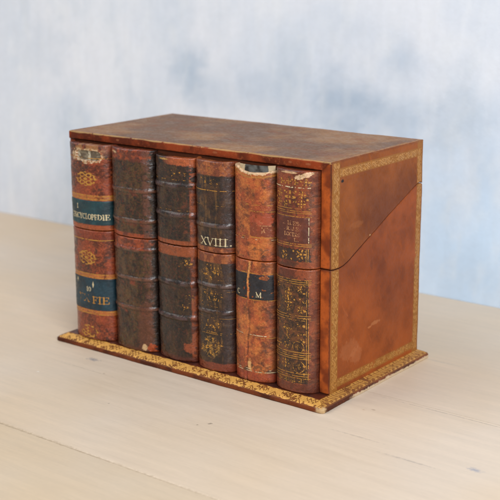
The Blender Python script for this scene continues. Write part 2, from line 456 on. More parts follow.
# ------------------------------------------------------------------ lettering by strokes
TK, TN = .17, .075
def _arc(cx, cy, rx, ry, a0, a1, w0, w1, n=14):
    t = np.radians(np.linspace(a0, a1, n + 1)); out = []
    for a, b in zip(t[:-1], t[1:]):
        mid = (a + b) / 2; w = w0 + (w1 - w0) * abs(math.cos(mid)) ** 1.5
        out.append((cx + rx * math.cos(a), cy + ry * math.sin(a), cx + rx * math.cos(b), cy + ry * math.sin(b), w))
    return out
def _sf(x, y, w=.17): return (x - w, y, x + w, y, TN)
GLYPH = {
 'I': (.42, [(.21, .0, .21, 1, TK), _sf(.21, .03), _sf(.21, .97)]),
 'V': (.80, [(.12, 1, .42, .02, TK), (.70, 1, .42, .02, TN), _sf(.12, .97, .13), _sf(.70, .97, .12)]),
 'X': (.80, [(.12, 1, .70, 0, TK), (.68, 1, .13, 0, TN), _sf(.13, .97, .13), _sf(.68, .97, .12), _sf(.13, .03, .12), _sf(.69, .03, .13)]),
 'E': (.66, [(.18, 0, .18, 1, TK), (.05, .97, .58, .97, TN), (.05, .03, .60, .03, TN), (.2, .52, .45, .52, TN), (.57, .97, .57, .78, TN), (.60, .03, .60, .26, TN), (.45, .64, .45, .40, TN)]),
 'F': (.64, [(.18, 0, .18, 1, TK), (.05, .97, .58, .97, TN), _sf(.18, .03), (.2, .50, .45, .50, TN), (.57, .97, .57, .76, TN), (.45, .62, .45, .38, TN)]),
 'N': (.82, [(.16, 0, .16, 1, TN), (.14, 1, .66, 0, TK), (.66, 0, .66, 1, TN), _sf(.16, .03, .12), _sf(.66, .97, .12), (.03, .97, .16, .97, TN)]),
 'L': (.62, [(.18, 0, .18, 1, TK), _sf(.18, .97), (.05, .03, .57, .03, TN), (.57, .03, .57, .28, TN)]),
 'Y': (.76, [(.10, 1, .38, .48, TK), (.66, 1, .38, .48, TN), (.38, 0, .38, .5, TK), _sf(.38, .03), _sf(.10, .97, .12), _sf(.66, .97, .11)]),
 'O': (.82, _arc(.41, .5, .32, .47, 0, 360, TN, TK, 24)),
 '0': (.66, _arc(.33, .5, .24, .47, 0, 360, TN, TK, 24)),
 'C': (.76, _arc(.42, .5, .33, .47, 50, 310, TN, TK, 20) + [(.64, .95, .64, .70, TN), (.64, .05, .64, .24, TN)]),
 'D': (.80, [(.17, 0, .17, 1, TK), (.04, .97, .36, .97, TN), (.04, .03, .36, .03, TN)] + _arc(.34, .5, .36, .47, -90, 90, TN, TK, 14)),
 'P': (.66, [(.18, 0, .18, 1, TK), _sf(.18, .03), (.05, .97, .36, .97, TN), (.18, .47, .36, .47, TN)] + _arc(.34, .72, .24, .25, -90, 90, TN, TK, 12)),
 'R': (.74, [(.18, 0, .18, 1, TK), _sf(.18, .03), (.05, .97, .36, .97, TN), (.18, .47, .36, .47, TN), (.34, .47, .64, .02, TK)] + _arc(.34, .72, .24, .25, -90, 90, TN, TK, 12)),
 'A': (.80, [(.13, 0, .40, 1, TN), (.40, 1, .68, 0, TK), (.22, .36, .58, .36, TN), _sf(.13, .03, .12), _sf(.68, .03, .13)]),
 'S': (.60, _arc(.30, .74, .20, .23, 40, 270, TN, TK * .8, 14) + _arc(.30, .26, .22, .24, -140, 90, TN, TK * .8, 14)),
 'M': (.98, [(.15, 0, .15, 1, TN), (.14, 1, .48, .08, TK), (.82, 1, .48, .08, TN), (.82, 0, .82, 1, TK), _sf(.15, .03, .12), _sf(.82, .03, .14)]),
 '1': (.46, [(.23, 0, .23, 1, TK), _sf(.23, .03), (.07, .82, .23, .98, TN)]),
 '.': (.30, [(.13, .07, .15, .07, .16)]),
 '-': (.40, [(.06, .45, .34, .45, TN)]),
 ' ': (.35, []),
}
def text_mask(X, Z, s, x0, x1, z0, h, bold=1.0):
    """strokes of `s` fitted between x0 and x1 on the base line z0, capital height h"""
    adv = [GLYPH[ch][0] for ch in s]; tot = sum(adv)
    kx = (x1 - x0) / tot; cur = x0
    m = np.zeros(X.shape, bool); A = (X - 0); B = (Z - z0) / h
    asp = kx / h
    for ch, a in zip(s, adv):
        sel = (X > cur - .2 * kx) & (X < cur + (a + .2) * kx) & (B > -.3) & (B < 1.3)
        if sel.any():
            px = (X[sel] - cur) / kx * asp; py = B[sel]
            hit = np.zeros(px.shape, bool)
            for (xa, ya, xb, yb, w) in GLYPH[ch][1]:
                xa, xb = xa * asp, xb * asp
                dx, dy = xb - xa, yb - ya; L2 = dx * dx + dy * dy + 1e-9
                t = np.clip(((px - xa) * dx + (py - ya) * dy) / L2, 0, 1)
                hit |= np.hypot(px - xa - t * dx, py - ya - t * dy) < w * .5 * bold * min(1, asp * 1.15)
            m[sel] |= hit
        cur += a * kx
    return m

# ------------------------------------------------------------------ book spines
BOOKS = [  # x0, x1, depth of the bulge
    (-295.3, -241.4, 15.5), (-241.4, -187.4, 14.0), (-187.4, -139.4, 11.6), (-139.4, -96.4, 13.0), (-96.4, -52.4, 12.8), (-52.4, -10.1, 12.4)]
ZL0, ZL1, ZU0, ZU1 = .15, cf - .5, cf + .35, 190.2
TOPS = [190.3, 189.9, 187.6, 189.0, 188.4, 190.2]

def dent(b, X, Z):
    a = [.5, 1.0, .8, .8, .55, .5][b]
    return a * ((fbm(X, Z, 9, 200 + b * 5, 3) - .5) * 1.5 + (fbm(X, Z, 2.4, 203 + b * 5, 3) - .5) * .7)

def cross(b, X):
    x0, x1, bu = BOOKS[b]
    s = np.clip((X - (x0 + x1) / 2) / ((x1 - x0) / 2 - .15), -1, 1)
    return 1.0 - (bu + 1.0) * np.sqrt(np.maximum(1 - np.abs(s) ** 2.5, 0))

def spine_y(b, X, Z, lift=0.0, ends=None):
    Y = cross(b, X) + dent(b, X, Z) - lift
    z0, z1 = ends
    r = 1.1
    q = np.clip(r - np.minimum(Z - z0, z1 - Z), 0, r)
    return Y + .9 * (r - np.sqrt(np.maximum(r * r - q * q, 0)))

def theta_x(b, n, xa=None, xb=None):
    x0, x1, bu = BOOKS[b]; c, h = (x0 + x1) / 2, (x1 - x0) / 2 - .15
    inv = lambda x: math.asin(np.clip(np.sign((x - c) / h) * abs((x - c) / h) ** 1.25, -1, 1))
    ta = -math.pi / 2 if xa is None else inv(xa); tb = math.pi / 2 if xb is None else inv(xb)
    t = np.linspace(ta, tb, n)
    return c + h * np.sign(np.sin(t)) * np.abs(np.sin(t)) ** .8

def ridge(Z, zc, hw, h): 
    d = np.clip(np.abs(Z - zc) / hw, 0, 1)
    return h * (1 - d * d) ** 1.2

# ---- pigments of each book
def paint(b, X, Z):
    x0, x1, _ = BOOKS[b]
    s = (X - x0) / (x1 - x0)
    n1 = fbm(X, Z, 11, 300 + b * 20, 4); n2 = fbm(X, Z, 3.6, 303 + b * 20, 4); n3 = fbm(X, Z, 1.2, 307 + b * 20, 3)
    nv = fbm(X, Z, 2.2, 311 + b * 20, 3, 9)
    rough = .36 + .45 * (n2 - .5) + .25 * (n3 - .5)
    up = Z > cf
    if b == 0:
        c = mix(fill(X, lin(146, 66, 32)), fill(X, lin(104, 44, 22)), sm(.38, .62, n1))
        c = mix(c, fill(X, lin(168, 78, 52)), .6 * sm(.45, .75, s) * sm(.35, .6, n2))
        c = mix(c, fill(X, lin(64, 40, 38)), .75 * sm(.53, .66, n2) * sm(.42, .55, n1))
        c = mix(c, fill(X, lin(186, 98, 52)), .55 * sm(.56, .7, n3))
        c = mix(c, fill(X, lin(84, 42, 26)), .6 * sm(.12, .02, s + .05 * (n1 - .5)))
        c = mix(c, fill(X, lin(196, 124, 62)), .75 * np.maximum(band(Z, 140.0, 2.4), np.maximum(band(Z, 64.0, 2.0), band(Z, 27.8, 1.8))) * sm(.25, .45, n2 + .1))
        c = mix(c, fill(X, lin(172, 92, 52)), .7 * band(Z, 111.2, 1.7, .8))
        c = mix(c, fill(X, lin(140, 58, 36)), .6 * band(Z, 104, 4, 1))
        hl = np.abs((X + 264.0) / 19.5) ** 2.4 + np.abs((Z - 182.2) / 9.6) ** 2.4 + 1.7 * (fbm(X, Z, 8, 333, 3) - .5) + .9 * (n2 - .5) + .5 * (n3 - .5)
        c = mix(c, mix(fill(X, lin(216, 190, 164)), fill(X, lin(168, 118, 84)), np.maximum(sm(184, 187, Z + 3 * (n2 - .5)), sm(.5, .66, n3))), .92 * sm(1.05, .75, hl) * sm(.30, .5, fbm(X, Z, 5, 337, 3) + .18 * sm(184, 176, Z)))
        c = mix(c, fill(X, lin(150, 96, 84)), .7 * sm(178.5, 181, Z) * sm(-249, -246, X))
        rough = rough + .25 * sm(1.05, .85, hl)
    elif b == 1:
        c = mix(fill(X, lin(98, 72, 42)), fill(X, lin(58, 40, 26)), sm(.36, .64, n1))
        c = mix(c, fill(X, lin(116, 94, 60)), .5 * sm(.5, .7, nv))
        c = mix(c, fill(X, lin(40, 28, 22)), .7 * sm(.54, .7, n2))
        c = mix(c, fill(X, lin(126, 64, 38)), .55 * sm(.55, .72, n3))
        wear = np.maximum(sm(178.5, 181.5, Z + 4 * (n2 - .5)), np.maximum(band(Z, 103, 4.6, 1.5) * (Z < cf), band(Z, 111, 1.4, 1)))
        c = mix(c, mix(fill(X, lin(176, 88, 44)), fill(X, lin(122, 58, 36)), sm(.4, .6, n2)), .9 * wear)
        c = mix(c, fill(X, lin(158, 76, 40)), .8 * sm(.50, .58, n2) * (band(Z, 67, 2.5, 2) * sm(.2, .45, s) * sm(.75, .55, s) + band(Z, 39.5, 2.2, 2) + .5 * band(Z, 122.5, 2, 2) + .5 * band(Z, 151, 2, 2)))
        # right flank: purplish highlight painted in, broken by wear, then black
        rf = s + .06 * (n2 - .5) + .03 * (n3 - .5)
        c = mix(c, fill(X, lin(122, 80, 70)), .75 * sm(.80, .86, rf) * sm(.35, .55, n2 + .1))
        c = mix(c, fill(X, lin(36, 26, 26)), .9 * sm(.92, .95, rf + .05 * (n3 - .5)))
        c = mix(c, fill(X, lin(120, 74, 54)), .8 * band(Z, 22, 22, 4) * sm(.66, .72, rf) * sm(.95, .9, rf) * (~up))
        c = mix(c, fill(X, lin(222, 190, 150)), .9 * sm(1.1, .7, ((X + 199) / 2.6) ** 2 + ((Z - 4.5) / 3.4) ** 2 + 2.6 * (n2 - .5) + n3 - .5))
        c = mix(c, fill(X, lin(190, 94, 42)), .85 * sm(1.1, .5, ((X + 192) / 3.8) ** 2 + ((Z - 4.0) / 4.4) ** 2 + 2.6 * (n2 - .5) + n3 - .5))
        c = mix(c, fill(X, lin(132, 70, 36)), .6 * sm(6, 1, Z + 4 * (n2 - .5)) * (s < .7))
        c = mix(c, fill(X, lin(226, 196, 160)), .85 * sm(1.1, .6, ((X + 230) / 4.5) ** 2 + ((Z - 186.4 + .12 * (X + 230)) / 1.2) ** 2 + n3 - .5))
        rough = rough - .08 * sm(.75, .9, s)
    elif b == 2:
        c = mix(fill(X, lin(72, 48, 36)), fill(X, lin(46, 31, 27)), sm(.36, .64, n1))
        c = mix(c, fill(X, lin(94, 72, 44)), .55 * sm(.50, .7, nv))
        c = mix(c, fill(X, lin(34, 25, 26)), .6 * sm(.52, .7, n2))
        c = mix(c, fill(X, lin(122, 62, 42)), .5 * sm(.6, .74, n3))
        rf = s + .03 * (n2 - .5)
        c = mix(c, mix(fill(X, lin(166, 90, 54)), fill(X, lin(116, 58, 36)), sm(.4, .6, n2)), .92 * sm(.885, .905, rf) * np.where(up & (Z > 162), sm(.5, .45, n2), 1))
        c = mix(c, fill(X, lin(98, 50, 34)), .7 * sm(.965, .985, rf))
        c = mix(c, fill(X, lin(166, 90, 46)), .9 * np.maximum(band(Z, 103.2, 3.9, .9) * (Z < cf), band(Z, 111.4, 1.5, .7)))
        c = mix(c, fill(X, lin(190, 106, 62)), .9 * sm(179.5, 181.5, Z + 5 * (n2 - .5) - 4 * sm(.5, .2, s)) * sm(.3, .7, s + .4 * (n1 - .5)))
        c = mix(c, fill(X, lin(206, 168, 104)), .8 * sm(1.1, .6, ((X + 170) / 6) ** 2 + ((Z - 185.6) / .9) ** 2 + n3 - .5))
        c = mix(c, fill(X, lin(172, 92, 54)), .8 * sm(1.1, .5, ((X + 147) / 5.5) ** 2 + ((Z - 13.5) / 5.5) ** 2 + 1.6 * (n2 - .5) + n3 - .5))
        c = mix(c, fill(X, lin(110, 52, 34)), .8 * sm(6.5, 3, Z + 4 * (n2 - .5)))
        c = mix(c, fill(X, lin(146, 80, 52)), .5 * sm(.56, .66, n2) * np.maximum(band(Z, 126, 5, 3), band(Z, 145, 8, 3)) * sm(.6, .75, s))
        rough = rough - .04
    elif b == 3:
        c = mix(fill(X, lin(84, 56, 40)), fill(X, lin(52, 34, 28)), sm(.36, .64, n1))
        c = mix(c, fill(X, lin(140, 104, 58)), .55 * sm(.53, .68, nv) * sm(.5, .75, fbm(X, Z, 20, 391, 2) + .25))
        c = mix(c, fill(X, lin(36, 27, 27)), .55 * sm(.52, .7, n2))
        rf = s + .04 * (n2 - .5)
        c = mix(c, fill(X, lin(78, 58, 66)), .6 * sm(.76, .86, rf))  # purple sheen of the right flank, painted into the pigment
        c = mix(c, mix(fill(X, lin(176, 108, 60)), fill(X, lin(138, 74, 44)), sm(.4, .62, n2)), .92 * np.maximum(sm(176, 177.2, Z + 1.5 * (n2 - .5)), np.maximum(band(Z, 104, 3.8, .8) * (Z < cf), band(Z, 111.6, 1.9, .7))))
        c = mix(c, fill(X, lin(150, 76, 50)), .85 * sm(8.6, 7.2, Z + 2 * (n2 - .5)))
        c = mix(c, fill(X, lin(176, 140, 74)), .8 * sm(.52, .6, n3) * sm(1.1, .6, ((X + 118) / 11) ** 2 + ((Z - 22) / 11) ** 2))
        rough = rough - .06 * sm(.7, .85, s)
    elif b == 4:
        c = mix(fill(X, lin(182, 108, 54)), fill(X, lin(146, 78, 40)), sm(.36, .62, n1))
        c = mix(c, fill(X, lin(198, 132, 72)), .42 * sm(.52, .68, n3))
        c = mix(c, fill(X, lin(96, 54, 34)), .7 * sm(.52, .68, n2) * sm(.4, .6, n1))
        c = mix(c, fill(X, lin(172, 74, 40)), .38 * sm(.45, .65, fbm(X, Z, 7, 421, 3)))
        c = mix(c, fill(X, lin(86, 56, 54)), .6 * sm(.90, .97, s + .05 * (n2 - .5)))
        c = mix(c, fill(X, lin(88, 56, 46)), .6 * sm(.55, .7, n2) * band(Z, 120, 7, 3) * sm(.4, .6, s))
        low = (~up)
        c = mix(c, fill(X, lin(150, 58, 36)), .7 * sm(9.5, 7.5, Z + 1.5 * (n2 - .5)))
        c = mix(c, fill(X, lin(112, 58, 36)), .5 * sm(3.5, 1, Z))
        # long upright crease with a paler lip
        xc = -74.5 - (97 - Z) * .05 + 4.2 * (fbm(Z * 0 + 3.1, Z, 13, 425, 4) - .5)
        kz = .25 + .65 * sm(70, 80, Z)
        c = mix(c, fill(X, lin(206, 150, 90)), kz * low * sm(1.2, .3, np.abs(X - xc) / (.55 + .6 * sm(70, 84, Z) * sm(.3, .6, n1 + .1)) + .9 * (n3 - .5)) * sm(.42, .56, n2 + .12 * sm(70, 80, Z)))
        c = mix(c, fill(X, lin(92, 48, 28)), .7 * low * sm(.9, .3, np.abs(X - xc - 1.9)) * sm(.4, .55, n2 + .05))
        c = mix(c, fill(X, lin(90, 60, 40)), .6 * sm(.52, .62, n2) * band(Z, 12.5, 2.5, 2))
        c = mix(c, fill(X, lin(220, 176, 120)), .8 * sm(1.1, .6, ((X + 74) / 2.4) ** 2 + ((Z - 15) / 5) ** 2 + 2 * (n2 - .5) + n3 - .5))
        zt = top_edge(4, X)
        c = mix(c, fill(X, lin(214, 184, 150)), .9 * sm(2.2, 1.2, zt - Z + 2.4 * (n2 - .5) + 1.4 * (n3 - .5)) * up)
        c = mix(c, fill(X, lin(176, 124, 66)), .8 * band(zt - Z, 3.8, .6, .6) * up)
        rough = rough + .04
    else:
        c = mix(fill(X, lin(150, 78, 44)), fill(X, lin(112, 52, 32)), sm(.36, .64, n1))
        c = mix(c, fill(X, lin(160, 96, 62)), .5 * sm(.80, .9, s) * sm(.4, .6, n2))
        c = mix(c, fill(X, lin(78, 44, 30)), .6 * sm(.54, .7, n2))
        # dark dyed panel below
        inp = (Z > 9) & (Z < 99.5)
        dk = sm(.885, .865, s + .02 * (n3 - .5)) * inp * (~up)
        c = mix(c, mix(fill(X, lin(54, 34, 24)), fill(X, lin(116, 68, 34)), sm(.47, .66, n2)), .92 * dk * sm(.2, .45, n2 + .2))
        c = mix(c, fill(X, lin(126, 84, 38)), .55 * dk * sm(30, 4, np.abs(X + 32) * 1.4) * sm(.45, .6, n3))
        c = mix(c, fill(X, lin(222, 190, 158)), .92 * np.maximum(sm(1.1, .6, ((X + 19.5) / 7) ** 2 + ((Z - 186.6 - .28 * (X + 19.5)) / 2.4) ** 2 + 2.2 * (n2 - .5) + n3 - .5), .8 * sm(1.1, .6, ((X + 33) / 8) ** 2 + ((Z - 188.6) / 1.0) ** 2 + 1.5 * (n2 - .5))))
        c = mix(c, fill(X, lin(112, 56, 40)), .7 * sm(9, 7, Z))
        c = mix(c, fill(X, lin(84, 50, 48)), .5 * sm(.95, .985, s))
    c = mix(c, fill(X, lin(178, 98, 52)), .6 * sm(1.7, .7, np.abs(Z - cf) + .8 * (n2 - .5)) * sm(.35, .55, n3 + .1))  # lit orange edge along the lid gap, put into the colour
    # rubbed high spots and dark pores over everything
    sp = fbm(X, Z, .9, 951 + b, 2); sq = fbm(X, Z, 1.6, 961 + b, 3)
    c = mix(c, c * 1.6 + np.array([.04, .024, .012]), .45 * sm(.64, .80, sp))
    c = mix(c, c * .45, .5 * sm(.58, .74, sq))
    c = np.maximum(c, 0) ** 1.24 * 1.02 * [.98, .84, .86, .86, 1.08, .98][b]
    g = (c * np.array([.35, .55, .10])).sum(-1, keepdims=True)
    c = (c * .93 + .07 * g) * (lambda m: m * (1 - sm(.28, .5, g)) + sm(.28, .5, g) * .98)(np.array([[.98, 1.0, .70], [1.02, .95, .74], [1.02, .98, .76], [1.03, .98, .78], [1.02, 1.0, .70], [1.0, .98, .74]][b]))
    return c, np.clip(rough - .05, .2, .85)

def top_edge(b, X):
    zt = np.full(X.shape, TOPS[b])
    n = fbm(X, X * 0 + b * 9.7, 7, 500 + b, 3) - .5
    zt = zt + 1.2 * n
    if b == 4: zt = zt - 4.6 * np.clip(1 - ((X + 68.5) / 19) ** 2, 0, 1) ** .8 + 1.0 * n
    if b == 0: zt = zt - .6
    return np.minimum(zt, 190.2)

SP_LABEL = [('spine of mottled calf with blue-green title labels', ), ('dark olive spine with painted highlight on its worn right edge',), ('dark purple-brown spine with bare orange right edge',),
            ('dark brown spine with bare tan top and XVIII in gold',), ('bright tan spine with torn top and red label',), ('red-brown spine tooled with gilt flowers',)]
SP_LABEL_LOW = ['mottled calf spine with blue label reading 10 and FIE', 'dark olive spine with orange chip at its foot', 'dark brown spine with orange patch at its foot',
                'dark brown spine with gilt specks and tan rim', 'tan spine with cracked black label', 'black and gilt spine with circle ornaments']

class Spine:
    def __init__(self, b, upper):
        self.b = b; self.z0, self.z1 = (ZU0, TOPS[b]) if upper else (ZL0, ZL1)
        self.upper = upper
        nx = 200; nz = 330
        x = theta_x(b, nx); t = np.linspace(0, 1, nz)
        X = np.broadcast_to(x, (nz, nx)).copy()
        zt = top_edge(b, X[0]) if upper else np.full(nx, self.z1)
        Z = self.z0 + (zt - self.z0) * t[:, None]
        Y = spine_y(b, X, Z, 0, (self.z0, zt))
        if b == 0 and upper:      # torn hollow in the head of the first book
            h = np.abs((X + 262.5) / 13.4) ** 5 + np.abs((Z - 179.6) / 4.6) ** 4 + .7 * (fbm(X, Z, 3, 77, 3) - .5)
            Y = Y + 2.6 * sm(1.15, .8, h)
        if b == 4 and not upper:  # creased lower spine
            xc = -74.5 - (97 - Z) * .05 + 4.2 * (fbm(Z * 0 + 3.1, Z, 13, 425, 4) - .5)
            Y = Y - .5 * sm(1.6, .3, np.abs(X - xc)) + .5 * sm(1.2, .2, np.abs(X - xc - 2))
        c, r = paint(b, X, Z)
        if b == 0 and upper:
            c = mix(c, mix(fill(X, lin(128, 118, 98)), fill(X, lin(86, 74, 58)), sm(.4, .6, fbm(X, Z, 4, 79, 3, 2))), .95 * sm(1.0, .8, h))
            c = mix(c, fill(X, lin(208, 198, 172)), .8 * sm(1.0, .8, h) * np.maximum(band(X, -261.5, 1.0, .8), band(X, -273.8, 1.0, .8)) * sm(.3, .5, fbm(X, Z, 3, 78, 2)))
        P = np.stack([X, Y, Z], -1)
        # turn the ends inward so the edges read as thick boards
        def cap(row, zz, k):
            q = row.copy(); q[:, 1] = np.minimum(q[:, 1] + k, 3.0); q[:, 2] = q[:, 2] + zz; return q
        P = np.concatenate([cap(P[0], 0, 5)[None], cap(P[0], -.0, 1.5)[None], P, cap(P[-1], .0, 1.5)[None], cap(P[-1], 0, 6)[None]])
        c = np.concatenate([c[:1], c[:1], c, c[-1:], c[-1:]]); r = np.concatenate([r[:1], r[:1], r, r[-1:], r[-1:]])
        self.obj = grid_obj('book_spine', P, MAT_SPINE, root, c, r, label=SP_LABEL[b][0] if upper else SP_LABEL_LOW[b])
    def grid(self, xa, xb, za, zb, st, lift):
        b = self.b
        x = theta_x(b, max(8, int((xb - xa) / st)), xa, xb) if xa is not None else theta_x(b, 190)
        z = np.linspace(za, zb, max(5, int((zb - za) / st)))
        X, Z = np.meshgrid(x, z)
        return X, Z, spine_y(b, X, Z, lift, (self.z0, self.z1))
    def raised_band(self, zc, hw=3.4, h=1.3):
        hw *= .8; h *= 1.15
        X, Z, Y = self.grid(None, None, zc - hw, zc + hw, .3, 0)
        n = fbm(X, Z, 6, 601 + int(zc), 3); n2 = fbm(X, Z, 1.6, 605 + int(zc), 3)
        Y = Y - .04 - ridge(Z + .8 * (n - .5), zc, hw * .92, h) * (.75 + .5 * (n - .5))
        c, r = paint(self.b, X, Z)
        crest = band(Z, zc, hw * .25, hw * .4)
        crest_sheen = [0, lin(112, 70, 52), lin(84, 62, 62), lin(98, 76, 72), 0, 0][self.b]
        c = mix(c, fill(X, crest_sheen), .6 * crest * sm(.35, .6, n))  # crest highlight of the band, mixed into its colour
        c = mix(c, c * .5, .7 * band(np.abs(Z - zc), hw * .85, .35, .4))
        r = r - .14 * crest
        grid_obj('raised_band', np.stack([X, Y, Z], -1), MAT_SPINE, self.obj, c, r)
    def title_label(self, xa, xb, za, zb, colour, dark, seed, tear=.0, label=None, torn=None):
        X, Z, Y = self.grid(xa, xb, za, zb, .26, .28)
        n = fbm(X, Z, 8, seed, 4); n2 = fbm(X, Z, 2, seed + 3, 3)
        e = np.minimum(np.minimum(X - xa, xb - X), np.minimum(Z - za, zb - Z))
        Y = Y + .28 * sm(.7, 0, e)
        c = mix(fill(X, lin(*colour)), fill(X, lin(*dark)), sm(.35, .65, n))
        c = mix(c, c * 1.35 + .01, .5 * sm(.55, .72, n2))
        keep = np.ones(X.shape, bool)
        if tear: keep = (e + 2.2 * (n2 - .5) > tear) & (fbm(X, Z, 3.2, seed + 9, 4) > .30)
        if torn is not None: keep &= torn(X, Z, n2)
        return grid_obj('title_label', np.stack([X, Y, Z], -1), MAT_LABEL, self.obj, c, .40 + .3 * (n2 - .5), keep=keep, label=label)
    def foil(self, name, xa, xb, za, zb, fn, mat=None, wear=.40, ws=4, seed=700, st=.16, lift=.10, label=None):
        X, Z, Y = self.grid(xa, xb, za, zb, st, lift)
        k = fn(X, Z)
        if wear: k = k & worn(X, Z, ws, wear, seed)
        return grid_obj(name, np.stack([X, Y, Z], -1), mat or GOLD_OLD, self.obj, keep=k, label=label)
    def fillet(self, zs, wd=.35, mat=None, wear=.42, seed=720, inset=.5, xmax=None):
        b = self.b; x0, x1, _ = BOOKS[b]
        for i, z in enumerate(zs):
            fn = lambda X, Z: np.abs(Z + .25 * (fbm(X, X * 0, 20, seed, 2) - .5) - z) < wd
            self.foil('gilt_fillet', x0 + inset, (xmax if xmax else x1 - inset), z - 1.2, z + 1.2, fn, mat, wear, 5, seed + 37 * i, .2, .12)

U = [Spine(b, True) for b in range(6)]
L = [Spine(b, False) for b in range(6)]

def oval(cx, cz, a=11, b_=6):
    def f(X, Z):
        x = (X - cx) / a; z = (Z - cz) / b_
        r = np.hypot(x, z); th = np.arctan2(z, x)
        m = (np.abs(r - .95 - .05 * np.cos(12 * th)) < .085) & (np.abs(np.sin(th * 2 + .5)) > .18)
        r2 = np.abs(x) / .72 + np.abs(z) / .52
        m |= (np.abs(r2 - 1) < .11)
        m |= np.hypot(x / .22, z / .22) < 1
        for s_ in (-1, 1):
            m |= np.hypot((x - .60 * s_) / .13, z / .18) < 1
            m |= (np.abs(np.hypot((x - .34 * s_) / .26, (z - .52) / .24) - 1) < .3) | (np.abs(np.hypot((x - .34 * s_) / .26, (z + .52) / .24) - 1) < .3)
        m |= (np.abs(z) < .06) & (np.abs(x) > .68) & (np.abs(x) < 1.15)
        return m
    return f
def flower(cx, cz, R, petals=4, ph=0.):
    def f(X, Z):
        x, z = X - cx, Z - cz; r = np.hypot(x, z) / R; th = np.arctan2(z, x)
        lob = .55 + .42 * np.cos(petals * th + ph)
        return ((r < lob) & (r > lob * .55)) | (r < .22) | ((np.abs(r - .98) < .07) & (np.cos(2 * petals * th) > .2))
    return f
def union(*fs): return lambda X, Z: np.any([f(X, Z) for f in fs], axis=0)
def dots(pts, R): return lambda X, Z: np.any([np.hypot(X - x, Z - z) < R for x, z in pts], axis=0)
def txt(s, x0, x1, z0, h, bold=1.0): return lambda X, Z: text_mask(X, Z, s, x0, x1, z0, h, bold)

# first book: encyclopaedia volume with two blue-green labels
u = U[0]; l = L[0]
u.title_label(-293.5, -242.0, 114.0, 137.0, (24, 58, 64), (17, 42, 50), 801, label='blue-green label lettered ENCYCLOPEDIE')
u.fillet([138.6, 141.6], .5, GOLD_OLD, .40, 811); u.fillet([177.3], .45, GOLD_OLD, .47, 813)
u.foil('gilt_ornament', -280, -250, 148, 168, oval(-265.2, 157.6, 11.5, 6.4), GOLD_OLD, .38, 3, 815)
u.foil('lettering', -288, -242.6, 117, 135, union(txt('ENCYCLOPEDIE', -285.5, -243.4, 119.2, 5.0, 1.15), txt('I', -278.2, -275.8, 128.5, 4.2, 1.2)), GOLD_PALE, .30, 3, 818, .10, .36)
l.title_label(-293.5, -242.0, 30.2, 61.6, (22, 52, 64), (16, 38, 48), 821, label='blue label lettered 10 and EX FIE')
l.fillet([99.4], .5, GOLD_OLD, .36, 823); l.fillet([62.6, 65.9], .5, GOLD_OLD, .40, 825); l.fillet([26.2, 29.2], .5, GOLD_OLD, .40, 827)
l.foil('gilt_ornament', -282, -253, 72, 91, oval(-267.6, 81.4, 11, 6.6), GOLD_OLD, .38, 3, 829)
l.foil('gilt_ornament', -282, -254, 1.2, 15.5, oval(-268.5, 8.0, 11, 6.0), GOLD_OLD, .42, 3, 831)
l.foil('lettering', -286, -244, 33, 58, txt('FIE', -262.0, -245.4, 37.2, 6.6, 1.2), GOLD_OLD, .28, 3, 833, .12, .36)
l.foil('lettering', -286, -264, 33, 58, union(txt('EX', -280.5, -265.5, 37.8, 7.2), lambda X, Z: np.abs(X + 263.6 - (Z - 40) * .25) * 3 + np.abs(Z - 40) < 3), GOLD_OLD, .53, 2.2, 835, .12, .36)
l.foil('lettering', -272, -261, 46, 55, txt('10', -269.0, -263.2, 48.4, 4.4, 1.1), GOLD_PALE, .36, 3, 837, .12, .36)
l.foil('scuff_mark', -285, -255, 46, 62, union(lambda X, Z: np.abs(X + 282) * 4 + np.abs(Z - 58) < 3.2, lambda X, Z: np.abs(X + 260.5) * 3.4 + np.abs(Z - 55.5) < 3.6), GOLD_PALE, .3, 2, 839, .12, .34)

# second and third books: dark, with raised bands
for z in (152.6, 124.6): U[1].raised_band(z, 3.3, 1.0)
for z in (97.5, 70.0, 41.6): L[1].raised_band(z, 3.4, 1.1)
for z in (162.4, 136.2): U[2].raised_band(z, 4.0, 1.7)
for z in (73.4, 41.4): L[2].raised_band(z, 4.2, 1.7)
U[2].fillet([168.0], .28, GOLD_OLD, .52, 841); U[2].fillet([140.6], .25, GOLD_OLD, .52, 843)
U[2].foil('gilt_ornament', -166, -142, 168.5, 180, union(flower(-150, 174.5, 3.4, 4, .6), flower(-160, 173.5, 3.2, 3)), GOLD_OLD, .54, 2, 845)
L[2].foil('gilt_ornament', -160, -140, 84, 99, union(flower(-147, 93, 4, 3, .4), flower(-155, 90, 3.4, 4)), GOLD_OLD, .56, 2, 847)
L[2].foil('gilt_ornament', -158, -140, 48, 66, union(flower(-146, 60, 4, 4, .4), flower(-150, 52, 3.4, 3)), GOLD_OLD, .58, 2, 849)
# fourth book: XVIII
U[3].raised_band(132.8, 3.4, 1.3)
for z in (79.0, 54.8): L[3].raised_band(z, 3.2, 1.4)
U[3].fillet([163.8], .45, GOLD_OLD, .46, 851); U[3].fillet([183.3], .25, GOLD_OLD, .56, 853); U[3].fillet([150.5], .25, GOLD_OLD, .58, 855)
U[3].foil('lettering', -133, -98.2, 112, 125, txt('XVIII.', -128.2, -97.5, 115.4, 6.5, 1.05), GOLD_PALE, .32, 2.6, 857, .12, .16, label='pale gold numeral XVIII')
for i, (z0, z1) in enumerate(((84, 98), (60, 75), (12, 34), (36, 50))):
    L[3].foil('gilt_ornament', -132, -104, z0, z1, union(flower(-118, (z0 + z1) / 2, min(8, (z1 - z0) * .5), 5, .7 * i), flower(-127, (z0 + z1) / 2 - 2, 4, 3), flower(-109, (z0 + z1) / 2 + 2, 4, 4)), GOLD_OLD, [.54, .56, .50, .56][i], 2.4, 860 + i)
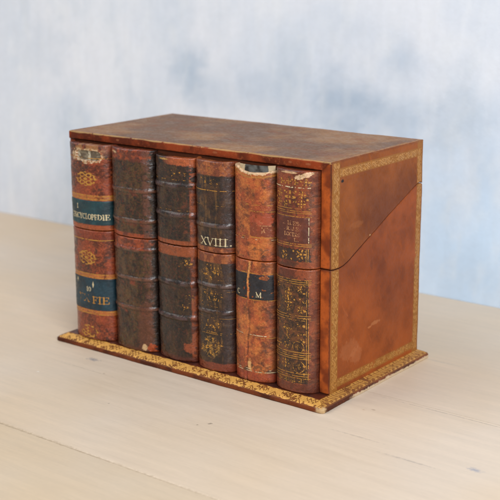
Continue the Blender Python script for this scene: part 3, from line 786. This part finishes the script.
L[3].fillet([84.6, 74.4, 60.0, 49.8], .22, GOLD_OLD, .53, 866); L[3].fillet([36, 34.6], .25, GOLD_OLD, .5, 868)
U[3].foil('gilt_ornament', -132, -103, 166, 176, union(flower(-112, 170, 4, 4), flower(-124, 171, 4, 3)), GOLD_OLD, .55, 2, 869)
# fifth book: torn head, red label above and cracked black label below
u = U[4]; l = L[4]
u.title_label(-73.5, -53.6, 129.6, 151.4, (150, 66, 38), (118, 54, 32), 871, .5, label='flaking red label with faint gilt letters')
u.fillet([157.0], .3, GOLD_OLD, .52, 873); u.fillet([129.2, 151.6], .35, GOLD_OLD, .45, 875); u.fillet([127.4], .3, GOLD_PALE, .53, 877)
u.foil('lettering', -72, -55, 130, 150, union(txt('A', -66.5, -61.0, 141.6, 4.2, 1.2), txt('CMC', -70, -56.5, 133.4, 4.8, 1.0), lambda X, Z: (np.abs(Z - 139.6) < .35)), GOLD_COPPER, .55, 2.2, 879, .12, .36)
l.title_label(-95.4, -54.0, 74.6, 96.8, (36, 34, 38), (24, 24, 30), 881, .0, label='cracked black title label',
              torn=lambda X, Z, n: (np.abs(X + 74.5 + (97 - Z) * .05 - 4.2 * (fbm(Z * 0 + 3.1, Z, 13, 425, 4) - .5) + 1.5 * (n - .5)) > .9) & (((X + 60) / 4) ** 2 + ((Z - 94) / 2.0) ** 2 + 2 * (n - .5) > 1) & (fbm(X, Z, 2.2, 885, 3) > .24))
l.fillet([74.2, 97.6], .35, GOLD_OLD, .46, 883); l.fillet([42.6], .35, GOLD_PALE, .49, 885); l.fillet([40.8], .3, GOLD_OLD, .5, 887); l.fillet([11.4, 9.6], .35, GOLD_PALE, .46, 889)
l.foil('lettering', -90, -58, 74, 88, union(txt('C', -88.5, -84.5, 77.2, 4.6, 1.1), txt('M', -67.5, -61.8, 77.0, 4.4, 1.2)), GOLD_PALE, .40, 2.4, 891, .12, .36)
l.foil('gilt_fillet', -89, -70, 44, 100, lambda X, Z: np.abs(X + 86.5 + (Z - 70) * .01) < .3, GOLD_OLD, .55, 3, 893, .15)
# grey hollow and paper showing behind the torn head of the fifth book
def torn_lining():
    X, Z = np.meshgrid(np.linspace(-86, -54, 90), np.linspace(176, 190.2, 40))
    n = fbm(X, Z, 6, 95, 3); Y = cross(4, X) + 2.4 + .6 * (n - .5)
    c = mix(fill(X, lin(92, 92, 90)), fill(X, lin(46, 42, 38)), sm(.35, .65, n))
    c = mix(c, fill(X, lin(200, 178, 144)), .85 * np.maximum(sm(-58.5, -57.6, X + (n - .5) * 3), sm(-79.5, -80.5, X + (n - .5) * 4)))
    grid_obj('torn_lining', np.stack([X, Y, Z], -1), MAT_PAPER, U[4].obj, c, np.full(X.shape, .7))
torn_lining()
# sixth book: gilt flowers, red-brown title, black lower panel
u = U[5]; l = L[5]
u.title_label(-50.5, -14.6, 130.6, 151.8, (106, 50, 32), (82, 38, 28), 901, label='dark red title label with four worn gilt lines')
u.fillet([176.6], .5, GOLD_PALE, .38, 903, .5, -14.2); u.fillet([155.6, 157.2, 159.2], .3, GOLD_OLD, .40, 905, .5, -13.6); u.fillet([152.6, 129.6, 128.0], .32, GOLD_OLD, .42, 907, .5, -13.6)
u.foil('gilt_ornament', -50, -14, 159.5, 175.5, union(flower(-31.5, 168.4, 5.2, 4), flower(-43, 171, 3.2, 4, .8), flower(-43.5, 163.5, 3.0, 3), flower(-20.5, 171, 3.0, 4, .8), flower(-21, 163.4, 3.2, 4), flower(-36.5, 162.2, 2.2, 3),
       dots([(-26, 165), (-37, 173), (-26, 173.4), (-47.5, 167), (-16.5, 167)], .9)), GOLD_OLD, .34, 2.6, 909, .13)
u.foil('gilt_ornament', -46, -13, 178.5, 186, union(flower(-40, 181, 2.6, 3), flower(-33, 181.4, 2.4, 4), flower(-26, 181, 2.4, 3), flower(-17.5, 181.6, 3.6, 4, .5), dots([(-29.5, 183), (-22, 182), (-36.5, 179.6)], .8)), GOLD_OLD, .42, 2.4, 911, .13)
u.foil('lettering', -45, -15.2, 131, 151, union(txt('.. ILES.', -39.5, -20.5, 145.4, 3.0, 1.5), txt('. RALE', -38, -23, 140.8, 2.9, 1.4), txt('LOCINE', -37.5, -22.4, 136.0, 3.0, 1.5), txt('..   L.', -37, -22.5, 131.8, 2.7, 1.4)), GOLD_COPPER, .42, 2, 913, .11, .36)
u.foil('gilt_fillet', -15.8, -14.8, 131, 152, lambda X, Z: (np.abs(X + 15.3) < .3), GOLD_PALE, .46, 3, 915, .11, .4)
u.title_label(-51, -13.2, 114.4, 126.2, (62, 38, 28), (36, 26, 24), 917, .9, label='narrow black strip with gilt leaves')
u.foil('gilt_ornament', -47, -13.6, 115, 126, union(flower(-37, 119.5, 3.6, 3, .5), flower(-21, 121.4, 4.2, 5), lambda X, Z: (np.abs(X + 15.6) < .35) | (np.abs(X + 17) < .25), dots([(-30, 116.6), (-28, 123.6)], .9)), GOLD_OLD, .40, 2.2, 919, .12, .36)
l.fillet([99.4, 97.6, 95.9], .34, GOLD_OLD, .40, 921, .5, -13.6); l.fillet([68.6, 66.6, 64.6], .34, GOLD_OLD, .40, 923, .5, -13.6)
l.fillet([36.2, 34.2, 32.4, 30.6], .34, GOLD_OLD, .38, 925, .5, -13.6); l.fillet([17.6, 15.4, 13.4], .34, GOLD_OLD, .40, 927, .5, -13.6)
def vrule(X, Z):
    w = 1.6 * (fbm(X * .5, Z, 3, 928, 2) - .5)
    return (np.abs(X + 15.2) < .28) | (np.abs(X + 16.6) < .24) | ((np.hypot((X + 18.2 - w) * .8, ((Z + 1.5 * w) % 7.0) - 3.5) < .9))
l.foil('gilt_fillet', -20, -14.4, 12, 99, vrule, GOLD_OLD, .45, 3, 929, .13)
l.foil('gilt_ornament', -48, -18, 70, 95, union(flower(-33, 87, 4.4, 4, .8), flower(-33, 79, 3.6, 4), flower(-33, 73.2, 2.0, 3), flower(-21.5, 91.5, 3.0, 5), flower(-21, 74, 3.2, 5, 1), flower(-45, 92, 2.6, 4), flower(-45, 73.5, 2.6, 4), dots([(-27, 82), (-39, 82), (-22, 83)], .8)), GOLD_OLD, .42, 2.4, 931, .13)
l.foil('gilt_ornament', -48, -18, 37, 64, union(flower(-34, 56, 4.6, 4, .5), flower(-33, 48, 3.0, 3), flower(-21.5, 50, 3.0, 5), flower(-45, 60, 2.6, 4), flower(-44, 41.5, 3.4, 4), flower(-22, 61, 2.2, 4)), GOLD_OLD, .46, 2.4, 933, .13)
def ring(cx, cz, r0, r1): return lambda X, Z: (np.hypot(X - cx, Z - cz) > r0) & (np.hypot(X - cx, Z - cz) < r1)
l.foil('gilt_ornament', -48, -17, 17, 46, union(ring(-23.5, 41, 4.6, 5.2), ring(-23, 23.5, 4.7, 5.4), flower(-23, 23.5, 2.4, 5), flower(-23.5, 41, 2.2, 4), flower(-36, 25, 4, 4), flower(-45, 25, 3, 5), flower(-35, 41.5, 3, 3)), GOLD_OLD, .47, 2.2, 935, .13)
l.foil('gilt_ornament', -47, -16, 8, 14, union(flower(-42, 10.4, 2.2, 3), flower(-35, 10.4, 2.0, 4), flower(-28, 10.2, 2.2, 3), flower(-20.5, 10.6, 2.4, 4)), GOLD_OLD, .42, 2.4, 937, .13)

# ------------------------------------------------------------------ table and wall
def table():
    m, nt, b = new_mat('whitewashed_wood')
    co = nd(nt, 'ShaderNodeTexCoord').outputs['Object']
    def stretch(sx, sy):
        v = nd(nt, 'ShaderNodeVectorMath', operation='MULTIPLY'); v.inputs[1].default_value = (sx, sy, 1)
        nt.links.new(co, v.inputs[0]); return v.outputs[0]
    g1 = noise(nt, stretch(1, 14), 9, 5, .6); g2 = noise(nt, stretch(3, 60), 14, 4, .65); g3 = noise(nt, co, 4.5, 3, .5)
    g4 = noise(nt, co, 260, 3, .7)
    ramp = nd(nt, 'ShaderNodeMix', data_type='RGBA')
    nt.links.new(rng_map(nt, g3, 0, 1, .36, .64), ramp.inputs['Factor'])
    ramp.inputs['A'].default_value = (*lin(213, 191, 164), 1); ramp.inputs['B'].default_value = (*lin(215, 198, 179), 1)
    c = mul_col(nt, ramp.outputs['Result'], rng_map(nt, g1, .95, 1.04))
    c = mul_col(nt, c, rng_map(nt, g2, .965, 1.03))
    c = mul_col(nt, c, rng_map(nt, g4, .985, 1.015))
    dx, dy = OX / 1000, OY / 1000
    # the front board is tinted a little darker and yellower
    sx_ = nd(nt, 'ShaderNodeSeparateXYZ'); nt.links.new(co, sx_.inputs[0])
    fr_ = rng_map(nt, sx_.outputs['Y'], 1, 0, (-193.6 + OY) / 1000 - .0004, (-193.6 + OY) / 1000 + .0004)
    tn = nd(nt, 'ShaderNodeMix', data_type='RGBA', blend_type='MULTIPLY'); nt.links.new(fr_, tn.inputs['Factor']); nt.links.new(c, tn.inputs['A'])
    tn.inputs['B'].default_value = (.94, .93, .89, 1); c = tn.outputs['Result']
    def spot(c, x, y, rx, ry, col, k):
        mp = nd(nt, 'ShaderNodeMapping'); mp.inputs['Location'].default_value = (-(x / 1000 + dx) * 1000 / rx, -(y / 1000 + dy) * 1000 / ry, 0)
        mp.inputs['Scale'].default_value = (1000 / rx, 1000 / ry, 0)
        nt.links.new(co, mp.inputs['Vector'])
        ln = nd(nt, 'ShaderNodeVectorMath', operation='LENGTH'); nt.links.new(mp.outputs[0], ln.inputs[0])
        ad = nd(nt, 'ShaderNodeMath', operation='ADD'); nt.links.new(ln.outputs['Value'], ad.inputs[0])
        nt.links.new(rng_map(nt, noise(nt, co, 300, 2), -.5, .5), ad.inputs[1])
        f = rng_map(nt, ad.outputs[0], k, 0, .15, 1.3)
        mx = nd(nt, 'ShaderNodeMix', data_type='RGBA'); nt.links.new(f, mx.inputs['Factor']); nt.links.new(c, mx.inputs['A'])
        mx.inputs['B'].default_value = (*lin(*col), 1); return mx.outputs['Result']
    for s in [(-330, -193.6, 360, 1.6, (160, 140, 112), .7), (40, 46, 500, .7, (176, 158, 136), .4), (-239.7, -39.6, 7, 3.2, (120, 122, 132), .7), (158, -42, 5.5, 3, (150, 152, 164), .8), (-11.8, 114.7, 5, 3, (140, 132, 128), .55), (4, 118, 2.5, 1.6, (110, 96, 92), .6),
              (-53, -92, 1.6, 1.6, (96, 84, 74), .8), (-60, -100, .9, .9, (120, 100, 84), .7), (-256, -93, 1.4, 1.0, (240, 236, 228), .8), (56, -42, 24, .8, (160, 146, 134), .5), (112, -57, 22, 1.0, (156, 146, 138), .5),
              (100, 42, 60, .8, (160, 146, 132), .55), (-205, -60, 1.0, 1.0, (150, 120, 96), .6), (37, 13, 2, 1.2, (150, 126, 104), .5), (30, 8, 1.4, .8, (170, 130, 100), .5), (-150, -110, 1, .8, (130, 110, 96), .6),
              (-235, -62, 40, .8, (176, 160, 140), .4), (20, 150, 30, 1.2, (176, 162, 150), .4), (-185, -20, 60, .7, (150, 134, 118), .45)]:
        c = spot(c, *s)
    nt.links.new(c, b.inputs['Base Color'])
    nt.links.new(rng_map(nt, g1, .5, .62), b.inputs['Roughness']); b.inputs['Specular IOR Level'].default_value = .35
    p = bump(nt, b, g2, .12, .0008); bump(nt, b, g4, .10, .0004, p)
    # one top with shallow painted-over joints between its boards
    prof = [(-1300, -30), (-1300, 0)]
    for y, wd, dp in ((-420, 1.2, .25), (-193.5, 1.3, .3), (46, .7, .12)):
        prof += [(y - wd, 0), (y - wd * .45, -dp * .7), (y, -dp), (y + wd * .45, -dp * .7), (y + wd, 0)]
    prof += [(337, 0), (337, -30)]
    q = len(prof)
    V = [(x, y, z - OZ) for x in (-1500, 1500) for y, z in prof]
    F = [(i, i + 1, q + i + 1, q + i) for i in range(q - 1)]
    me = bpy.data.meshes.new('table'); me.from_pydata([tuple(v) for v in M3(V)], [], [f[::-1] for f in F]); me.update()
    o = link('table', me, m); o['kind'] = 'structure'; o['label'] = 'whitewashed wooden tabletop of wide pale boards under the book box'
    return o
table()

def wall():
    m, nt, b = new_mat('distempered_plaster')
    co = nd(nt, 'ShaderNodeTexCoord').outputs['Object']
    at = nd(nt, 'ShaderNodeAttribute', attribute_name='pigment').outputs['Color']
    v = nd(nt, 'ShaderNodeVectorMath', operation='MULTIPLY'); v.inputs[1].default_value = (4, 1, .45); nt.links.new(co, v.inputs[0])
    f1 = noise(nt, v.outputs[0], 22, 5, .6); f2 = noise(nt, co, 120, 4, .65)
    c = mul_col(nt, at, rng_map(nt, f1, .98, 1.02)); c = mul_col(nt, c, rng_map(nt, f2, .98, 1.02))
    nt.links.new(c, b.inputs['Base Color']); b.inputs['Roughness'].default_value = .85; b.inputs['Specular IOR Level'].default_value = .2
    bump(nt, b, f2, .2, .002)
    X, Z = np.meshgrid(np.arange(-1700, 1500, 5.), np.arange(-300, 1100, 5.))
    n1 = fbm(X, Z, 130, 950, 4); n2 = fbm(X, Z, 30, 953, 4, 110); n3 = fbm(X, Z, 22, 957, 3, 16)
    c = mix(fill(X, lin(232, 236, 244)), fill(X, lin(222, 229, 240)), sm(.35, .65, n1))
    c = mix(c, fill(X, lin(240, 243, 247)), .25 * sm(.40, .75, n2))
    c = mix(c, fill(X, lin(204, 229, 254)), .9 * sm(-420, 0, X + 80 * (n1 - .5)) * sm(270, 40, Z + 120 * (n2 - .5)))  # cool window light on the lower right, painted into the wall colour
    for x, z, rx, rz, k in ((-449, 228, 36, 30, .85), (-400, 205, 60, 30, .4), (-215, 206, 50, 38, .85), (-150, 190, 60, 30, .6), (-300, 215, 60, 35, .4), (-137, 255, 20, 26, .5), (-50, 200, 40, 30, .35), (-35, 150, 30, 50, .3), (-660, 120, 40, 80, .35), (-600, 60, 60, 30, .4), (-30, 20, 60, 40, .3), (-720, 240, 60, 40, .25), (-520, 160, 30, 60, .3)):
        d = np.sqrt(((X - x) / rx) ** 2 + ((Z - z) / rz) ** 2) + 1.1 * (n3 - .5) + 1.3 * (n1 - .5)
        c = mix(c, fill(X, lin(176, 194, 214)), .9 * k * sm(1.5, .0, d))
    n4 = fbm(X, Z, 16, 971, 4, 30); n5 = fbm(X, Z, 70, 975, 4, 110)
    c = mix(c, fill(X, lin(184, 200, 216)), .36 * sm(.42, .74, n5) * sm(.25, .7, n4 + .1))
    c = mix(c, fill(X, lin(243, 245, 247)), .22 * sm(.45, .75, n4))
    P = np.stack([X, 0 * X + 337.6, Z - OZ], -1)
    o = grid_obj('wall', P, m, None, c); o['kind'] = 'structure'; o['label'] = 'pale blue and white mottled plaster wall behind the table'
wall()

# ------------------------------------------------------------------ light
def lamp(name, loc, target, size, power, col, sy=None):
    ld = bpy.data.lights.new(name, 'AREA'); ld.energy = power; ld.color = col
    ld.shape = 'RECTANGLE'; ld.size = size; ld.size_y = sy or size
    o = bpy.data.objects.new(name, ld); COL.objects.link(o); o.location = loc
    d = np.array(target, float) - np.array(loc, float)
    import mathutils
    o.rotation_euler = mathutils.Vector(d).to_track_quat('-Z', 'Y').to_euler()
    return o
lamp('window_light', (1.5, -1.05, 1.05), (0, 0, .1), .8, 33.5, (.965, .985, 1.0), .9)
lamp('room_light', (-1.6, -1.25, 2.3), (0, 0, .1), 2.0, 35, (1.0, .965, .915))
w = bpy.data.worlds.new('World'); sc.world = w; w.use_nodes = True
bg = w.node_tree.nodes['Background']; bg.inputs[0].default_value = (.86, .92, 1.0, 1); bg.inputs[1].default_value = .40

# ------------------------------------------------------------------ camera
cd = bpy.data.cameras.new('camera'); cam = bpy.data.objects.new('camera', cd); COL.objects.link(cam)
cam.location = (.52013 + .15, -.77257 - .0735, (363.08 + OZ) / 1000)
cam.rotation_euler = tuple(math.radians(a) for a in (75.70958701, .32700305, 37.89496023))
cd.sensor_width = 36; cd.lens = 1177.4431775 / 500 * 36
cd.clip_start = .02; cd.clip_end = 50
cd.dof.use_dof = True; cd.dof.focus_distance = .97; cd.dof.aperture_fstop = 11
sc.camera = cam
sc.view_settings.view_transform = 'Standard'; sc.view_settings.look = 'None'; sc.view_settings.exposure = 0; sc.view_settings.gamma = 1
sc.cycles.max_bounces = 8
